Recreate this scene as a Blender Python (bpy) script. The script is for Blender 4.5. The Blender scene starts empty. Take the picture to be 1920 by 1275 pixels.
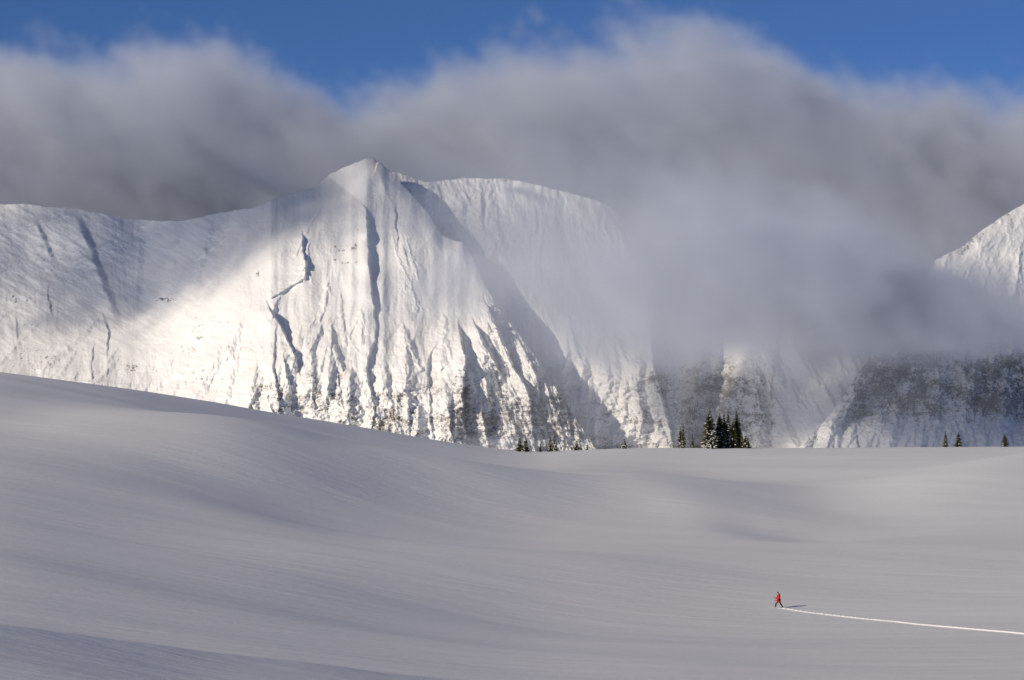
import bpy, bmesh, math, random, time
import numpy as np
from mathutils import Vector, Matrix

T0 = time.time()
scene = bpy.context.scene
col = scene.collection

# ------------------------------------------------------------------ camera
F = 4533.0            # focal length in photo pixels (1920 wide): an 85 mm telephoto
CX, EYE = 960.0, 900.0   # principal column and eye-level row of the photo
cam_d = bpy.data.cameras.new("camera")
cam_d.sensor_width = 36.0
cam_d.lens = 36.0 * F / 1920.0
cam_d.shift_y = (EYE - 637.5) / 1920.0
cam_d.clip_start = 1.0
cam_d.clip_end = 60000.0
cam = bpy.data.objects.new("camera", cam_d)
cam.rotation_euler = (math.radians(90), 0, 0)
col.objects.link(cam)
scene.camera = cam

# ------------------------------------------------------------------ sky and sun
SUN_EL, SUN_AZ = 18.0, 46.0      # low sun, behind the camera on its left
L = Vector((math.sin(math.radians(SUN_AZ)) * math.cos(math.radians(SUN_EL)),
            math.cos(math.radians(SUN_AZ)) * math.cos(math.radians(SUN_EL)),
            -math.sin(math.radians(SUN_EL))))
world = bpy.data.worlds.new("World")
scene.world = world
world.use_nodes = True
wn = world.node_tree.nodes
wl = world.node_tree.links
for n in list(wn):
    wn.remove(n)
sky = wn.new("ShaderNodeTexSky")
sky.sky_type = 'NISHITA'
sky.sun_disc = False
sky.sun_elevation = math.radians(SUN_EL)
sky.sun_rotation = math.radians(180.0 + SUN_AZ)
sky.altitude = 2600.0
sky.air_density = 0.5
sky.dust_density = 0.0
sky.ozone_density = 5.5
bg = wn.new("ShaderNodeBackground")
bg.inputs["Strength"].default_value = 0.09
wo = wn.new("ShaderNodeOutputWorld")
wl.new(sky.outputs["Color"], bg.inputs["Color"])
wl.new(bg.outputs["Background"], wo.inputs["Surface"])

sun_d = bpy.data.lights.new("sun", 'SUN')
sun_d.energy = 4.0
sun_d.angle = math.radians(0.53)
sun_d.color = (1.0, 0.87, 0.69)
sun = bpy.data.objects.new("sun", sun_d)
sun.rotation_euler = L.to_track_quat('-Z', 'Y').to_euler()
sun.location = (-400, -600, 500)
col.objects.link(sun)

vs = scene.view_settings
vs.view_transform = 'Standard'
vs.look = 'None'
vs.exposure = 0.0
vs.gamma = 1.0
vs.use_curve_mapping = False

cy = scene.cycles
cy.max_bounces = 8
cy.diffuse_bounces = 4
cy.glossy_bounces = 2
cy.transmission_bounces = 2
cy.transparent_max_bounces = 8
cy.volume_bounces = 2
cy.volume_step_rate = 2.0
cy.volume_max_steps = 512
cy.use_denoising = True
cy.use_adaptive_sampling = True
cy.adaptive_threshold = 0.02

# ------------------------------------------------------------------ small helpers
def sm(a, b, v):
    t = np.clip((v - a) / (b - a), 0.0, 1.0)
    return t * t * (3 - 2 * t)

def table(pts, blur=0.0, lo=-1500.0, hi=3500.0, step=1.0):
    """Smooth 1D curve through points, as a function."""
    xs = np.arange(lo, hi, step)
    p = np.array(pts, dtype=float)
    ys = np.interp(xs, p[:, 0], p[:, 1])
    if blur > 0:
        r = int(3 * blur / step)
        k = np.exp(-0.5 * (np.arange(-r, r + 1) * step / blur) ** 2)
        k /= k.sum()
        ys = np.convolve(np.pad(ys, r, mode='edge'), k, mode='valid')
    return lambda v: np.interp(v, xs, ys)

def vnoise2(x, y, seed):
    """Gradient noise in the plane, about -1..1."""
    rng = np.random.RandomState(seed)
    perm = rng.permutation(512)
    ang = rng.rand(512) * 2 * np.pi
    gx, gy = np.cos(ang), np.sin(ang)
    xi = np.floor(x).astype(np.int64); yi = np.floor(y).astype(np.int64)
    xf = x - xi; yf = y - yi
    u = xf * xf * xf * (xf * (xf * 6 - 15) + 10)
    v = yf * yf * yf * (yf * (yf * 6 - 15) + 10)
    def g(i, j, fx, fy):
        h = perm[(perm[(xi + i) & 511] + yi + j) & 511]
        return gx[h] * fx + gy[h] * fy
    a = g(0, 0, xf, yf); b = g(1, 0, xf - 1, yf)
    c = g(0, 1, xf, yf - 1); d = g(1, 1, xf - 1, yf - 1)
    return ((a * (1 - u) + b * u) * (1 - v) + (c * (1 - u) + d * u) * v) * 1.5

def fbm2(x, y, seed, octs=4, gain=0.5, ridge=False):
    s = np.zeros_like(x, dtype=float); a = 1.0; n = 0.0
    for o in range(octs):
        v = vnoise2(x * 2 ** o + 17.3 * o, y * 2 ** o - 9.1 * o, seed + o)
        if ridge:
            v = 1 - 2 * np.abs(v)
        s += a * v; n += a; a *= gain
    return s / n

def polydist(px, py, pts):
    """Signed distance (positive = right of the line run downwards), parameter 0..1 along it."""
    p = np.array(pts, dtype=float)
    seg = np.hypot(*(p[1:] - p[:-1]).T)
    cum = np.concatenate([[0], np.cumsum(seg)])
    best = np.full(px.shape, 1e9); sd = np.zeros(px.shape); tt = np.zeros(px.shape)
    for i in range(len(p) - 1):
        ax, ay = p[i]; dx, dy = p[i + 1] - p[i]
        l2 = dx * dx + dy * dy
        t = np.clip(((px - ax) * dx + (py - ay) * dy) / l2, 0, 1)
        qx = px - ax - t * dx; qy = py - ay - t * dy
        d = np.hypot(qx, qy)
        m = d < best
        side = np.where(qx * dy - qy * dx >= 0, 1.0, -1.0)
        best = np.where(m, d, best)
        sd = np.where(m, side * d, sd)
        tt = np.where(m, (cum[i] + t * seg[i]) / cum[-1], tt)
    return sd, tt

def tag(o, label=None, cat=None, group=None, kind=None):
    if label: o["label"] = label
    if cat: o["category"] = cat
    if group: o["group"] = group
    if kind: o["kind"] = kind
    return o

def grid_mesh(name, P, mat, attrs=None, smooth=True):
    """P: (rows, cols, 3) array of points -> one quad sheet."""
    r, c = P.shape[:2]
    idx = np.arange(r * c).reshape(r, c)
    q = np.stack([idx[:-1, :-1], idx[:-1, 1:], idx[1:, 1:], idx[1:, :-1]], -1).reshape(-1, 4)
    me = bpy.data.meshes.new(name)
    me.vertices.add(r * c)
    me.vertices.foreach_set("co", P.reshape(-1).astype(np.float32))
    me.loops.add(q.size)
    me.loops.foreach_set("vertex_index", q.reshape(-1).astype(np.int32))
    me.polygons.add(len(q))
    me.polygons.foreach_set("loop_start", (np.arange(len(q)) * 4).astype(np.int32))
    me.polygons.foreach_set("use_smooth", np.full(len(q), smooth, dtype=bool))
    for k, a in (attrs or {}).items():
        at = me.attributes.new(k, 'FLOAT', 'POINT')
        at.data.foreach_set("value", a.reshape(-1).astype(np.float32))
    me.update(calc_edges=True)
    me.materials.append(mat)
    o = bpy.data.objects.new(name, me)
    col.objects.link(o)
    return o

# ------------------------------------------------------------------ materials
def new_mat(name):
    m = bpy.data.materials.new(name)
    m.use_nodes = True
    nt = m.node_tree
    b = nt.nodes["Principled BSDF"]
    return m, nt, b

def snow_material():
    m, nt, b = new_mat("wind_packed_snow")
    N, K = nt.nodes, nt.links
    b.inputs["Base Color"].default_value = (0.91, 0.91, 0.912, 1)
    b.inputs["Roughness"].default_value = 0.65
    b.inputs["Specular IOR Level"].default_value = 0.15
    tc = N.new("ShaderNodeTexCoord")
    mp = N.new("ShaderNodeMapping")
    mp.inputs["Rotation"].default_value = (0, 0, math.radians(-28))
    mp.inputs["Scale"].default_value = (0.05, 0.35, 0.35)
    nz = N.new("ShaderNodeTexNoise")
    nz.inputs["Scale"].default_value = 1.0
    nz.inputs["Detail"].default_value = 5
    nz.inputs["Roughness"].default_value = 0.55
    bp = N.new("ShaderNodeBump")
    bp.inputs["Strength"].default_value = 0.45
    bp.inputs["Distance"].default_value = 0.30
    K.new(tc.outputs["Object"], mp.inputs["Vector"])
    K.new(mp.outputs["Vector"], nz.inputs["Vector"])
    n2 = N.new("ShaderNodeTexNoise")          # finer wind ripple
    n2.inputs["Scale"].default_value = 1.0; n2.inputs["Detail"].default_value = 4; n2.inputs["Roughness"].default_value = 0.6
    mp2 = N.new("ShaderNodeMapping")
    mp2.inputs["Rotation"].default_value = (0, 0, math.radians(-28))
    mp2.inputs["Scale"].default_value = (0.9, 3.0, 3.0)
    b2 = N.new("ShaderNodeBump")
    b2.inputs["Strength"].default_value = 0.8
    b2.inputs["Distance"].default_value = 0.06
    K.new(tc.outputs["Object"], mp2.inputs["Vector"]); K.new(mp2.outputs["Vector"], n2.inputs["Vector"])
    K.new(nz.outputs["Fac"], bp.inputs["Height"]); K.new(n2.outputs["Fac"], b2.inputs["Height"])
    K.new(b2.outputs["Normal"], bp.inputs["Normal"])
    K.new(bp.outputs["Normal"], b.inputs["Normal"])
    return m

def mountain_material():
    m, nt, b = new_mat("snow_plastered_rock")
    N, K = nt.nodes, nt.links
    b.inputs["Roughness"].default_value = 0.75
    b.inputs["Specular IOR Level"].default_value = 0.1
    at = N.new("ShaderNodeAttribute"); at.attribute_name = "rock"
    tc = N.new("ShaderNodeTexCoord")
    mp = N.new("ShaderNodeMapping")
    mp.inputs["Scale"].default_value = (0.24, 0.24, 0.38)
    n1 = N.new("ShaderNodeTexNoise")
    n1.inputs["Scale"].default_value = 1.0; n1.inputs["Detail"].default_value = 7; n1.inputs["Roughness"].default_value = 0.68
    n1.inputs["Distortion"].default_value = 0.9
    K.new(tc.outputs["Object"], mp.inputs["Vector"]); K.new(mp.outputs["Vector"], n1.inputs["Vector"])
    ma = N.new("ShaderNodeMath"); ma.operation = 'MULTIPLY_ADD'      # coverage 0..1 lowers the noise level above which rock shows
    K.new(at.outputs["Fac"], ma.inputs[0]); ma.inputs[1].default_value = 0.44; ma.inputs[2].default_value = -0.72
    ad = N.new("ShaderNodeMath"); ad.operation = 'ADD'
    K.new(n1.outputs["Fac"], ad.inputs[0]); K.new(ma.outputs[0], ad.inputs[1])
    mr = N.new("ShaderNodeMapRange")
    mr.inputs["From Min"].default_value = 0.0; mr.inputs["From Max"].default_value = 0.11; mr.inputs["To Max"].default_value = 0.9
    K.new(ad.outputs[0], mr.inputs["Value"])
    n2 = N.new("ShaderNodeTexNoise")
    n2.inputs["Scale"].default_value = 0.03; n2.inputs["Detail"].default_value = 5
    K.new(tc.outputs["Object"], n2.inputs["Vector"])
    cr = N.new("ShaderNodeValToRGB")
    cr.color_ramp.elements[0].position = 0.35; cr.color_ramp.elements[0].color = (0.085, 0.088, 0.095, 1)
    cr.color_ramp.elements[1].position = 0.68; cr.color_ramp.elements[1].color = (0.27, 0.228, 0.19, 1)
    K.new(n2.outputs["Fac"], cr.inputs["Fac"])
    mx = N.new("ShaderNodeMix"); mx.data_type = 'RGBA'
    mx.inputs[6].default_value = (0.80, 0.80, 0.803, 1)
    K.new(mr.outputs["Result"], mx.inputs[0]); K.new(cr.outputs["Color"], mx.inputs[7])
    K.new(mx.outputs[2], b.inputs["Base Color"])
    n3 = N.new("ShaderNodeTexNoise")
    n3.inputs["Scale"].default_value = 0.22; n3.inputs["Detail"].default_value = 5
    K.new(tc.outputs["Object"], n3.inputs["Vector"])
    bp = N.new("ShaderNodeBump"); bp.inputs["Strength"].default_value = 0.35; bp.inputs["Distance"].default_value = 2.0
    K.new(n3.outputs["Fac"], bp.inputs["Height"]); K.new(bp.outputs["Normal"], b.inputs["Normal"])
    return m

M_SNOW = snow_material()
M_MTN = mountain_material()

# ------------------------------------------------------------------ the snowfield
crest_row = table([(-900, 640), (-300, 668), (0, 697), (250, 729), (400, 752), (500, 770), (600, 786), (700, 803), (800, 821),
                   (900, 836), (960, 843), (1010, 846), (1070, 843), (1200, 838.5), (1500, 839), (1920, 836.5), (2600, 830)], 22)
crest_soft = table([(-900, 640), (-300, 668), (0, 697), (250, 729), (500, 770), (700, 803), (900, 833), (1200, 840), (1920, 836), (2600, 830)], 170)
crest_dist = table([(-600, 540), (0, 600), (500, 680), (1000, 780), (1500, 800), (2000, 800), (2600, 790)], 80)
g_tab = table([(0.0, 1.7), (.19, 1.0), (.25, .81), (.30, .715), (.35, .575), (.42, .46), (.5, .35), (.6, .225), (.7, .13), (.8, .058),
               (.88, .020), (.95, .004), (1.0, 0.0), (1.4, 0.0)], 0.03, 0.0, 1.5, 0.005)

def base_h(X, Y):
    D = np.maximum(Y, 1.0)
    x = np.clip(CX + F * X / D, -900, 2600)
    dc = crest_dist(x)
    s = D / dc
    C = crest_row(x); C = C + (crest_soft(x) - C) * sm(.97, .6, s)
    row = C + (1300 - C) * g_tab(np.minimum(s, 1.0))
    h = (EYE - row) / F * np.minimum(D, dc)
    d19 = 0.19 * dc
    h19 = (EYE - (C + (1300 - C) * g_tab(np.full_like(s, .19)))) / F * d19
    h = np.where(D < d19, -1.75 + (h19 + 1.75) * D / d19, h)
    over = np.maximum(D - dc, 0)
    tang = (EYE - C) / F
    drop = np.where(over < 180, over ** 2 / 600.0, 54 + 0.6 * (over - 180))
    h = np.where(over > 0, h + tang * np.minimum(over, 180) - drop, h)
    return np.maximum(h, -260.0)

# undulations: wind-shaped swells, given as strokes of slope towards or away from the sun, summed along the sun's path
GX0, GX1, GY0, GY1, GS = -420.0, 420.0, 60.0, 900.0, 1.0
gxs = np.arange(GX0, GX1, GS); gys = np.arange(GY0, GY1, GS)
GXX, GYY = np.meshgrid(gxs, gys)
HB = base_h(GXX, GYY)
PX = CX + F * GXX / GYY
PY = EYE - F * HB / GYY
strokes = [
    ([(-100, 705), (300, 752), (600, 803), (850, 850)], 18, -.035),
    ([(-150, 785), (150, 812), (400, 862), (640, 895)], 34, .110),
    ([(100, 862), (330, 905), (480, 955), (620, 1000), (780, 1045)], 20, -.036),
    ([(450, 885), (700, 905), (900, 945), (1080, 985)], 13, .050),
    ([(980, 850), (1180, 882), (1350, 917), (1550, 950), (1800, 980)], 24, -.050),
    ([(1450, 930), (1700, 912), (1920, 888), (2100, 860)], 20, .060),
    ([(1000, 900), (1200, 945), (1400, 975)], 14, .030),
    ([(1270, 968), (1430, 1000), (1600, 1018)], 15, -.055),
    ([(50, 1000), (450, 1040), (900, 1085), (1300, 1090)], 42, .045),
    ([(-100, 1065), (400, 1095), (900, 1140), (1500, 1185), (2000, 1200)], 55, -.025),
]
M = np.zeros_like(HB)   # slope towards (+) or away from (-) the sun
for pts, hw, amp in strokes:
    d, t = polydist(PX, PY, pts)
    M += 1.7 * amp * np.exp(-0.5 * (d / hw) ** 2) * sm(0, .42, t) * sm(0, .42, 1 - t)
ca, sa = math.cos(math.radians(-62)), math.sin(math.radians(-62))
UU = GXX * ca - GYY * sa; VV = GXX * sa + GYY * ca
M += 0.040 * fbm2(UU / 18.0, VV / 150.0, 31, 3, .55) + 0.026 * fbm2(UU / 3.6, VV / 40.0, 35, 4, .65) * sm(-.5, .5, fbm2(GXX / 70, GYY / 70, 36, 2))
M += 0.022 * fbm2(GXX / 60.0, GYY / 90.0, 41, 3)
HU = np.zeros_like(HB)
shift = math.tan(math.radians(SUN_AZ)) * GS
ds = GS / math.cos(math.radians(SUN_AZ))
for j in range(1, len(gys)):
    HU[j] = np.interp(gxs - shift, gxs, HU[j - 1]) * (1 - ds / 90.0) + M[j] * ds
fade = sm(60, 130, GYY) * (1 - sm(.93, 1.02, GYY / crest_dist(np.clip(PX, -900, 2600)))) * sm(GX0, GX0 + 60, GXX) * (1 - sm(GX1 - 60, GX1, GXX))
HU *= fade

def bilin(A, X, Y):
    fx = np.clip((X - GX0) / GS, 0, A.shape[1] - 1.001); fy = np.clip((Y - GY0) / GS, 0, A.shape[0] - 1.001)
    i = fx.astype(int); j = fy.astype(int); u = fx - i; v = fy - j
    return (A[j, i] * (1 - u) + A[j, i + 1] * u) * (1 - v) + (A[j + 1, i] * (1 - u) + A[j + 1, i + 1] * u) * v

def ground_h(X, Y):
    X = np.asarray(X, dtype=float); Y = np.asarray(Y, dtype=float)
    h = base_h(X, Y)
    h = h + np.where((Y > GY0) & (Y < GY1 - 2) & (X > GX0) & (X < GX1 - 2), bilin(HU, X, Y), 0.0)
    # a near swell in the bottom left corner, falling to the right, so the sun only grazes it
    Xc = np.clip(X, -60, 30)
    yc = 95.0 + 1.1 * (Xc + 20)
    S = -5.83 - 0.235 * (Xc + 20) + 0.10 * vnoise2(X / 7.0 + Y / 30.0, Y / 9.0, 71) - np.maximum(Y - yc, 0) ** 2 / 22.0 - np.maximum(78 - Y, 0) ** 2 / 120.0
    d_ = np.clip((h - S) / 1.2, -30, 30)
    h = np.where(np.abs(Y - 90) < 60, S + 1.2 * np.logaddexp(0, d_), h)
    return h

def hit(x, y, d0=90.0, d1=900.0):
    """Where the line of sight through photo pixel (x, y) meets the snow."""
    d = np.arange(d0, d1, 0.1)
    X = (x - CX) / F * d; Z = (EYE - y) / F * d
    below = ground_h(X, d) >= Z
    i = int(np.argmax(below)) if below.any() else len(d) - 1
    return Vector((X[i], d[i], float(ground_h(X[i], d[i]))))

az_in = np.tan(np.linspace(-0.30, 0.30, 620))
az_l = -np.tan(np.linspace(1.35, 0.302, 60)); az_r = np.tan(np.linspace(0.302, 1.35, 60))
az = np.concatenate([az_l, az_in, az_r])
yy = np.concatenate([np.linspace(-30, 80, 24), np.geomspace(82, 880, 560), np.geomspace(884, 6000, 60), np.geomspace(6300, 40000, 12)])
YY, AZ = np.meshgrid(yy, az, indexing='ij')
XX = AZ * np.maximum(YY, 60.0)
ZZ = ground_h(XX, np.maximum(YY, 1.0))
snowfield = grid_mesh("snowfield", np.stack([XX, YY, ZZ], -1), M_SNOW)
tag(snowfield, "smooth wind-packed snowfield rising to a gentle crest below the mountains", "snow", kind="structure")
print("ground", round(time.time() - T0, 1))

# ------------------------------------------------------------------ mountains
def ribs_offset(px, py, ribs, wob):
    """Sawtooth buttresses: the face swells towards the viewer up to an edge, then steps back on its right side."""
    off = np.zeros_like(px)
    for pts, A, Wl, Wr, *soft in ribs:
        p = np.array(pts, dtype=float)
        A = A * 0.62; k = soft[0] if soft else 3.0
        R = 5 * max(Wl, Wr)
        sel = (px > p[:, 0].min() - R) & (px < p[:, 0].max() + R) & (py > p[:, 1].min() - 90) & (py < p[:, 1].max() + 60)
        if not sel.any():
            continue
        rows_ = py[sel]
        d = (px[sel] + wob[sel] - np.interp(rows_, p[:, 1], p[:, 0])) * 0.92
        t = (rows_ - p[0, 1]) / (p[-1, 1] - p[0, 1])
        taper = sm(-.08, .28, t) * sm(1.13, .72, t)
        taper = taper * (1.0 + 0.42 * np.exp(-np.abs(d) / 16.0) * np.interp(t, np.linspace(-.2, 1.2, 23), np.random.RandomState(int(p[0, 0] * 7 + p[0, 1])).uniform(-1, 1, 23)))
        left = -A * np.exp(d / Wl)
        right = -A + A * 1.45 * sm(0, k, d)
        right = np.where(d > k, 0.45 * A * np.exp(-(d - k) / Wr), right)
        off[sel] += np.where(d < 0, left, right) * taper
    return off

def spurs_offset(px, py, n, box, apex, weight, seed, hmax=24.0, steep=0.62):
    """Many small sharp-crested spurs fanning down the face; each may fork once or twice. Returns how far they stand forward."""
    rng = np.random.RandomState(seed)
    P = np.zeros_like(px)
    xs = px[0]
    def ridge(pts, h0, h1, k):
        p = np.array(pts)
        m = max(h0, h1) / k + 4
        c0, c1 = np.searchsorted(xs, [p[:, 0].min() - m, p[:, 0].max() + m])
        if c1 - c0 < 3:
            return
        sub_y = py[:, c0:c1]
        rr = np.where(((sub_y > p[:, 1].min() - m) & (sub_y < p[:, 1].max() + m)).any(axis=1))[0]
        if len(rr) < 3:
            return
        r0, r1 = rr[0], rr[-1] + 1
        X = px[r0:r1, c0:c1]; Y = py[r0:r1, c0:c1]
        d, t = polydist(X + 3.0 * vnoise2(X / 9.0, Y / 7.0, seed + 1), Y, pts)
        h = (h0 + (h1 - h0) * t) * sm(-.02, .22, t)
        # the lee (right) flank is steeper than the windward one
        c = h - k * np.where(d > 0, 1.25 * d, -0.8 * d)
        np.maximum(P[r0:r1, c0:c1], c, out=P[r0:r1, c0:c1])
    for i in range(n):
        x = rng.uniform(box[0], box[1]); y = rng.uniform(box[2], box[3])
        w = float(weight(np.array(x), np.array(y)))
        if w < .05 or rng.rand() > .25 + w:
            continue
        ln = rng.uniform(60, 170) * (.6 + .5 * w)
        h = hmax * w * rng.uniform(.45, 1.0)
        pts = [(x, y)]
        a = (x - apex[0]) / max(60.0, y - apex[1]) * .55 + rng.normal(0, .10)
        for q in range(4):
            a += rng.normal(0, .10)
            pts.append((pts[-1][0] + a * ln / 4, pts[-1][1] + ln / 4))
        ridge(pts, h * .55, h * 1.15, steep)
        for f in range(rng.randint(1, 4)):
            q = rng.randint(1, 4); sgn = rng.choice([-1, 1])
            b = [pts[q]]; l2 = ln * rng.uniform(.3, .6)
            for e in range(3):
                b.append((b[-1][0] + (a + sgn * rng.uniform(.3, .6)) * l2 / 3, b[-1][1] + l2 / 3))
            ridge(b, h * .8, h * .35, steep * 1.15)
    return P

def sheet(name, x0, x1, dx, top, base, rows, depth_fn, rock_fn, back=True):
    xs = np.arange(x0, x1, dx)
    tp = top(xs) + 2.2 * fbm2(xs / 14.0, xs * 0 + .5, 300, 4, .6) + 2.0 * fbm2(xs / 60.0, xs * 0 + .5, 310, 2)
    t = np.linspace(0, 1, rows)
    py = base + (tp[None, :] - base) * t[:, None]
    px = np.repeat(xs[None, :], rows, 0)
    Yd = depth_fn(px, py, tp[None, :])
    P = np.stack([(px - CX) / F * Yd, Yd, (EYE - py) / F * Yd], -1)
    rock = rock_fn(px, py, tp[None, :])
    gx = np.gradient(Yd, axis=1) / dx
    rock = np.clip(rock + 0.20 * sm(.6, 2.0, gx) * sm(540, 700, py), -1, .9)     # steep lee flanks hold less snow
    if back:
        nb = 26
        last = P[-1]
        ext = []
        for k in range(1, nb + 1):
            q = last.copy()
            w = (k / nb) ** 1.4 * 700.0
            q[:, 1] += w
            q[:, 0] += w * last[:, 0] / last[:, 1]
            q[:, 2] = last[:, 2] - np.minimum(w * 0.85, w * w / 90.0) + 6 * fbm2(xs / 30.0, np.full_like(xs, k * .6), 77, 3) * (k / nb)
            ext.append(q)
        P = np.concatenate([P, np.array(ext)], 0)
        rock = np.concatenate([rock, np.repeat(rock[-1:], nb, 0)], 0)
    o = grid_mesh(name, P, M_MTN, {"rock": rock})
    return o

MPP = 0.86   # metres per photo pixel at the peak

def slope_depth(px, py, base, cot_fn):
    """Depth gained while climbing: integral of cot(steepness) up the column."""
    dy = np.abs(np.diff(py, axis=0, prepend=py[:1]))
    return np.cumsum(cot_fn(px, py) * dy * MPP, axis=0)

# --- main peak with the ridge running off to the left
topA = table([(-400, 360), (-150, 372), (0, 384), (45, 381), (90, 388), (160, 394), (210, 403), (250, 411), (300, 414), (350, 411), (400, 401), (440, 395),
              (475, 390), (500, 378), (540, 362), (575, 355), (592, 352), (602, 343), (620, 325), (650, 312), (685, 298), (700, 297), (714, 307), (735, 325),
              (752, 345), (780, 374), (800, 397), (818, 424), (826, 440), (850, 450), (868, 456), (885, 482), (905, 525), (930, 570), (960, 610),
              (990, 650), (1020, 690), (1050, 742), (1080, 785), (1106, 826), (1130, 862), (1160, 905)], 2.2)
spur = [(700, 330), (684, 384), (640, 410), (560, 455), (480, 505), (440, 550), (390, 600), (320, 655), (240, 705), (150, 770), (80, 830)]
ribsA = [
    ([(676, 380), (686, 392), (689, 425), (690, 470), (692, 510), (698, 560), (704, 615)], 19, 70, 60),
    ([(706, 612), (699, 645), (690, 672), (686, 692), (690, 720), (700, 748), (701, 775), (694, 815)], 15, 40, 40),
    ([(566, 430), (567, 470), (574, 500), (570, 522)], 15, 60, 40),
    ([(578, 516), (530, 546), (499, 564)], 7, 90, 40),
    ([(496, 558), (499, 568), (506, 582), (520, 602), (537, 634), (553, 668), (560, 705)], 24, 100, 60),
    ([(517, 612), (513, 650), (512, 690), (520, 740), (524, 790)], 9, 14, 30),
    ([(530, 640), (534, 690), (545, 735), (541, 790)], 11, 16, 40),
    ([(484, 728), (474, 745), (464, 770)], 9, 30, 25),
    ([(500, 735), (503, 755), (516, 785)], 9, 25, 25),
    ([(632, 690), (634, 720), (642, 760)], 5, 20, 20),
    ([(820, 640), (806, 664), (799, 690), (802, 720), (806, 750), (805, 790), (815, 835)], 13, 50, 40),
    ([(858, 608), (866, 645), (872, 670), (871, 700), (867, 740), (868, 790), (880, 850)], 55, 60, 45),
    ([(846, 730), (842, 765), (843, 800), (852, 840)], 11, 22, 20),
    ([(897, 745), (907, 790), (917, 850)], 22, 14, 25),
    ([(885, 600), (905, 640), (922, 670), (938, 705)], 30, 35, 30),
    ([(905, 560), (945, 640), (962, 690), (985, 725), (996, 760), (996, 800), (1003, 850)], 45, 40, 30),
    ([(985, 660), (1005, 705), (1014, 765)], 22, 25, 22),
    ([(1015, 695), (1030, 740), (1036, 765)], 18, 18, 20),
    ([(1050, 748), (1066, 785), (1072, 830)], 16, 22, 16),
    ([(1078, 790), (1084, 815), (1086, 850)], 12, 12, 14),
    # the left headwall
    ([(135, 400), (160, 450), (180, 510), (203, 565), (212, 610)], 24, 70, 60, 16),
    ([(262, 425), (258, 480), (250, 580)], 12, 40, 40, 14),
    ([(330, 430), (322, 480), (318, 540)], 9, 35, 35, 14),
    ([(395, 415), (378, 470), (358, 560)], 14, 45, 40, 14),
    ([(60, 410), (75, 440), (95, 490)], 10, 35, 30, 12),
    ([(86, 535), (90, 560), (95, 600)], 7, 25, 20, 5),
    ([(190, 585), (203, 620), (198, 670)], 10, 25, 18, 4),
    ([(175, 640), (168, 680), (172, 720)], 8, 20, 14, 4),
    ([(28, 590), (32, 640)], 6, 22, 18, 5),
    ([(740, 380), (742, 425), (745, 470)], 5, 40, 35),
    ([(755, 460), (765, 500)], 4, 20, 20),
]
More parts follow.
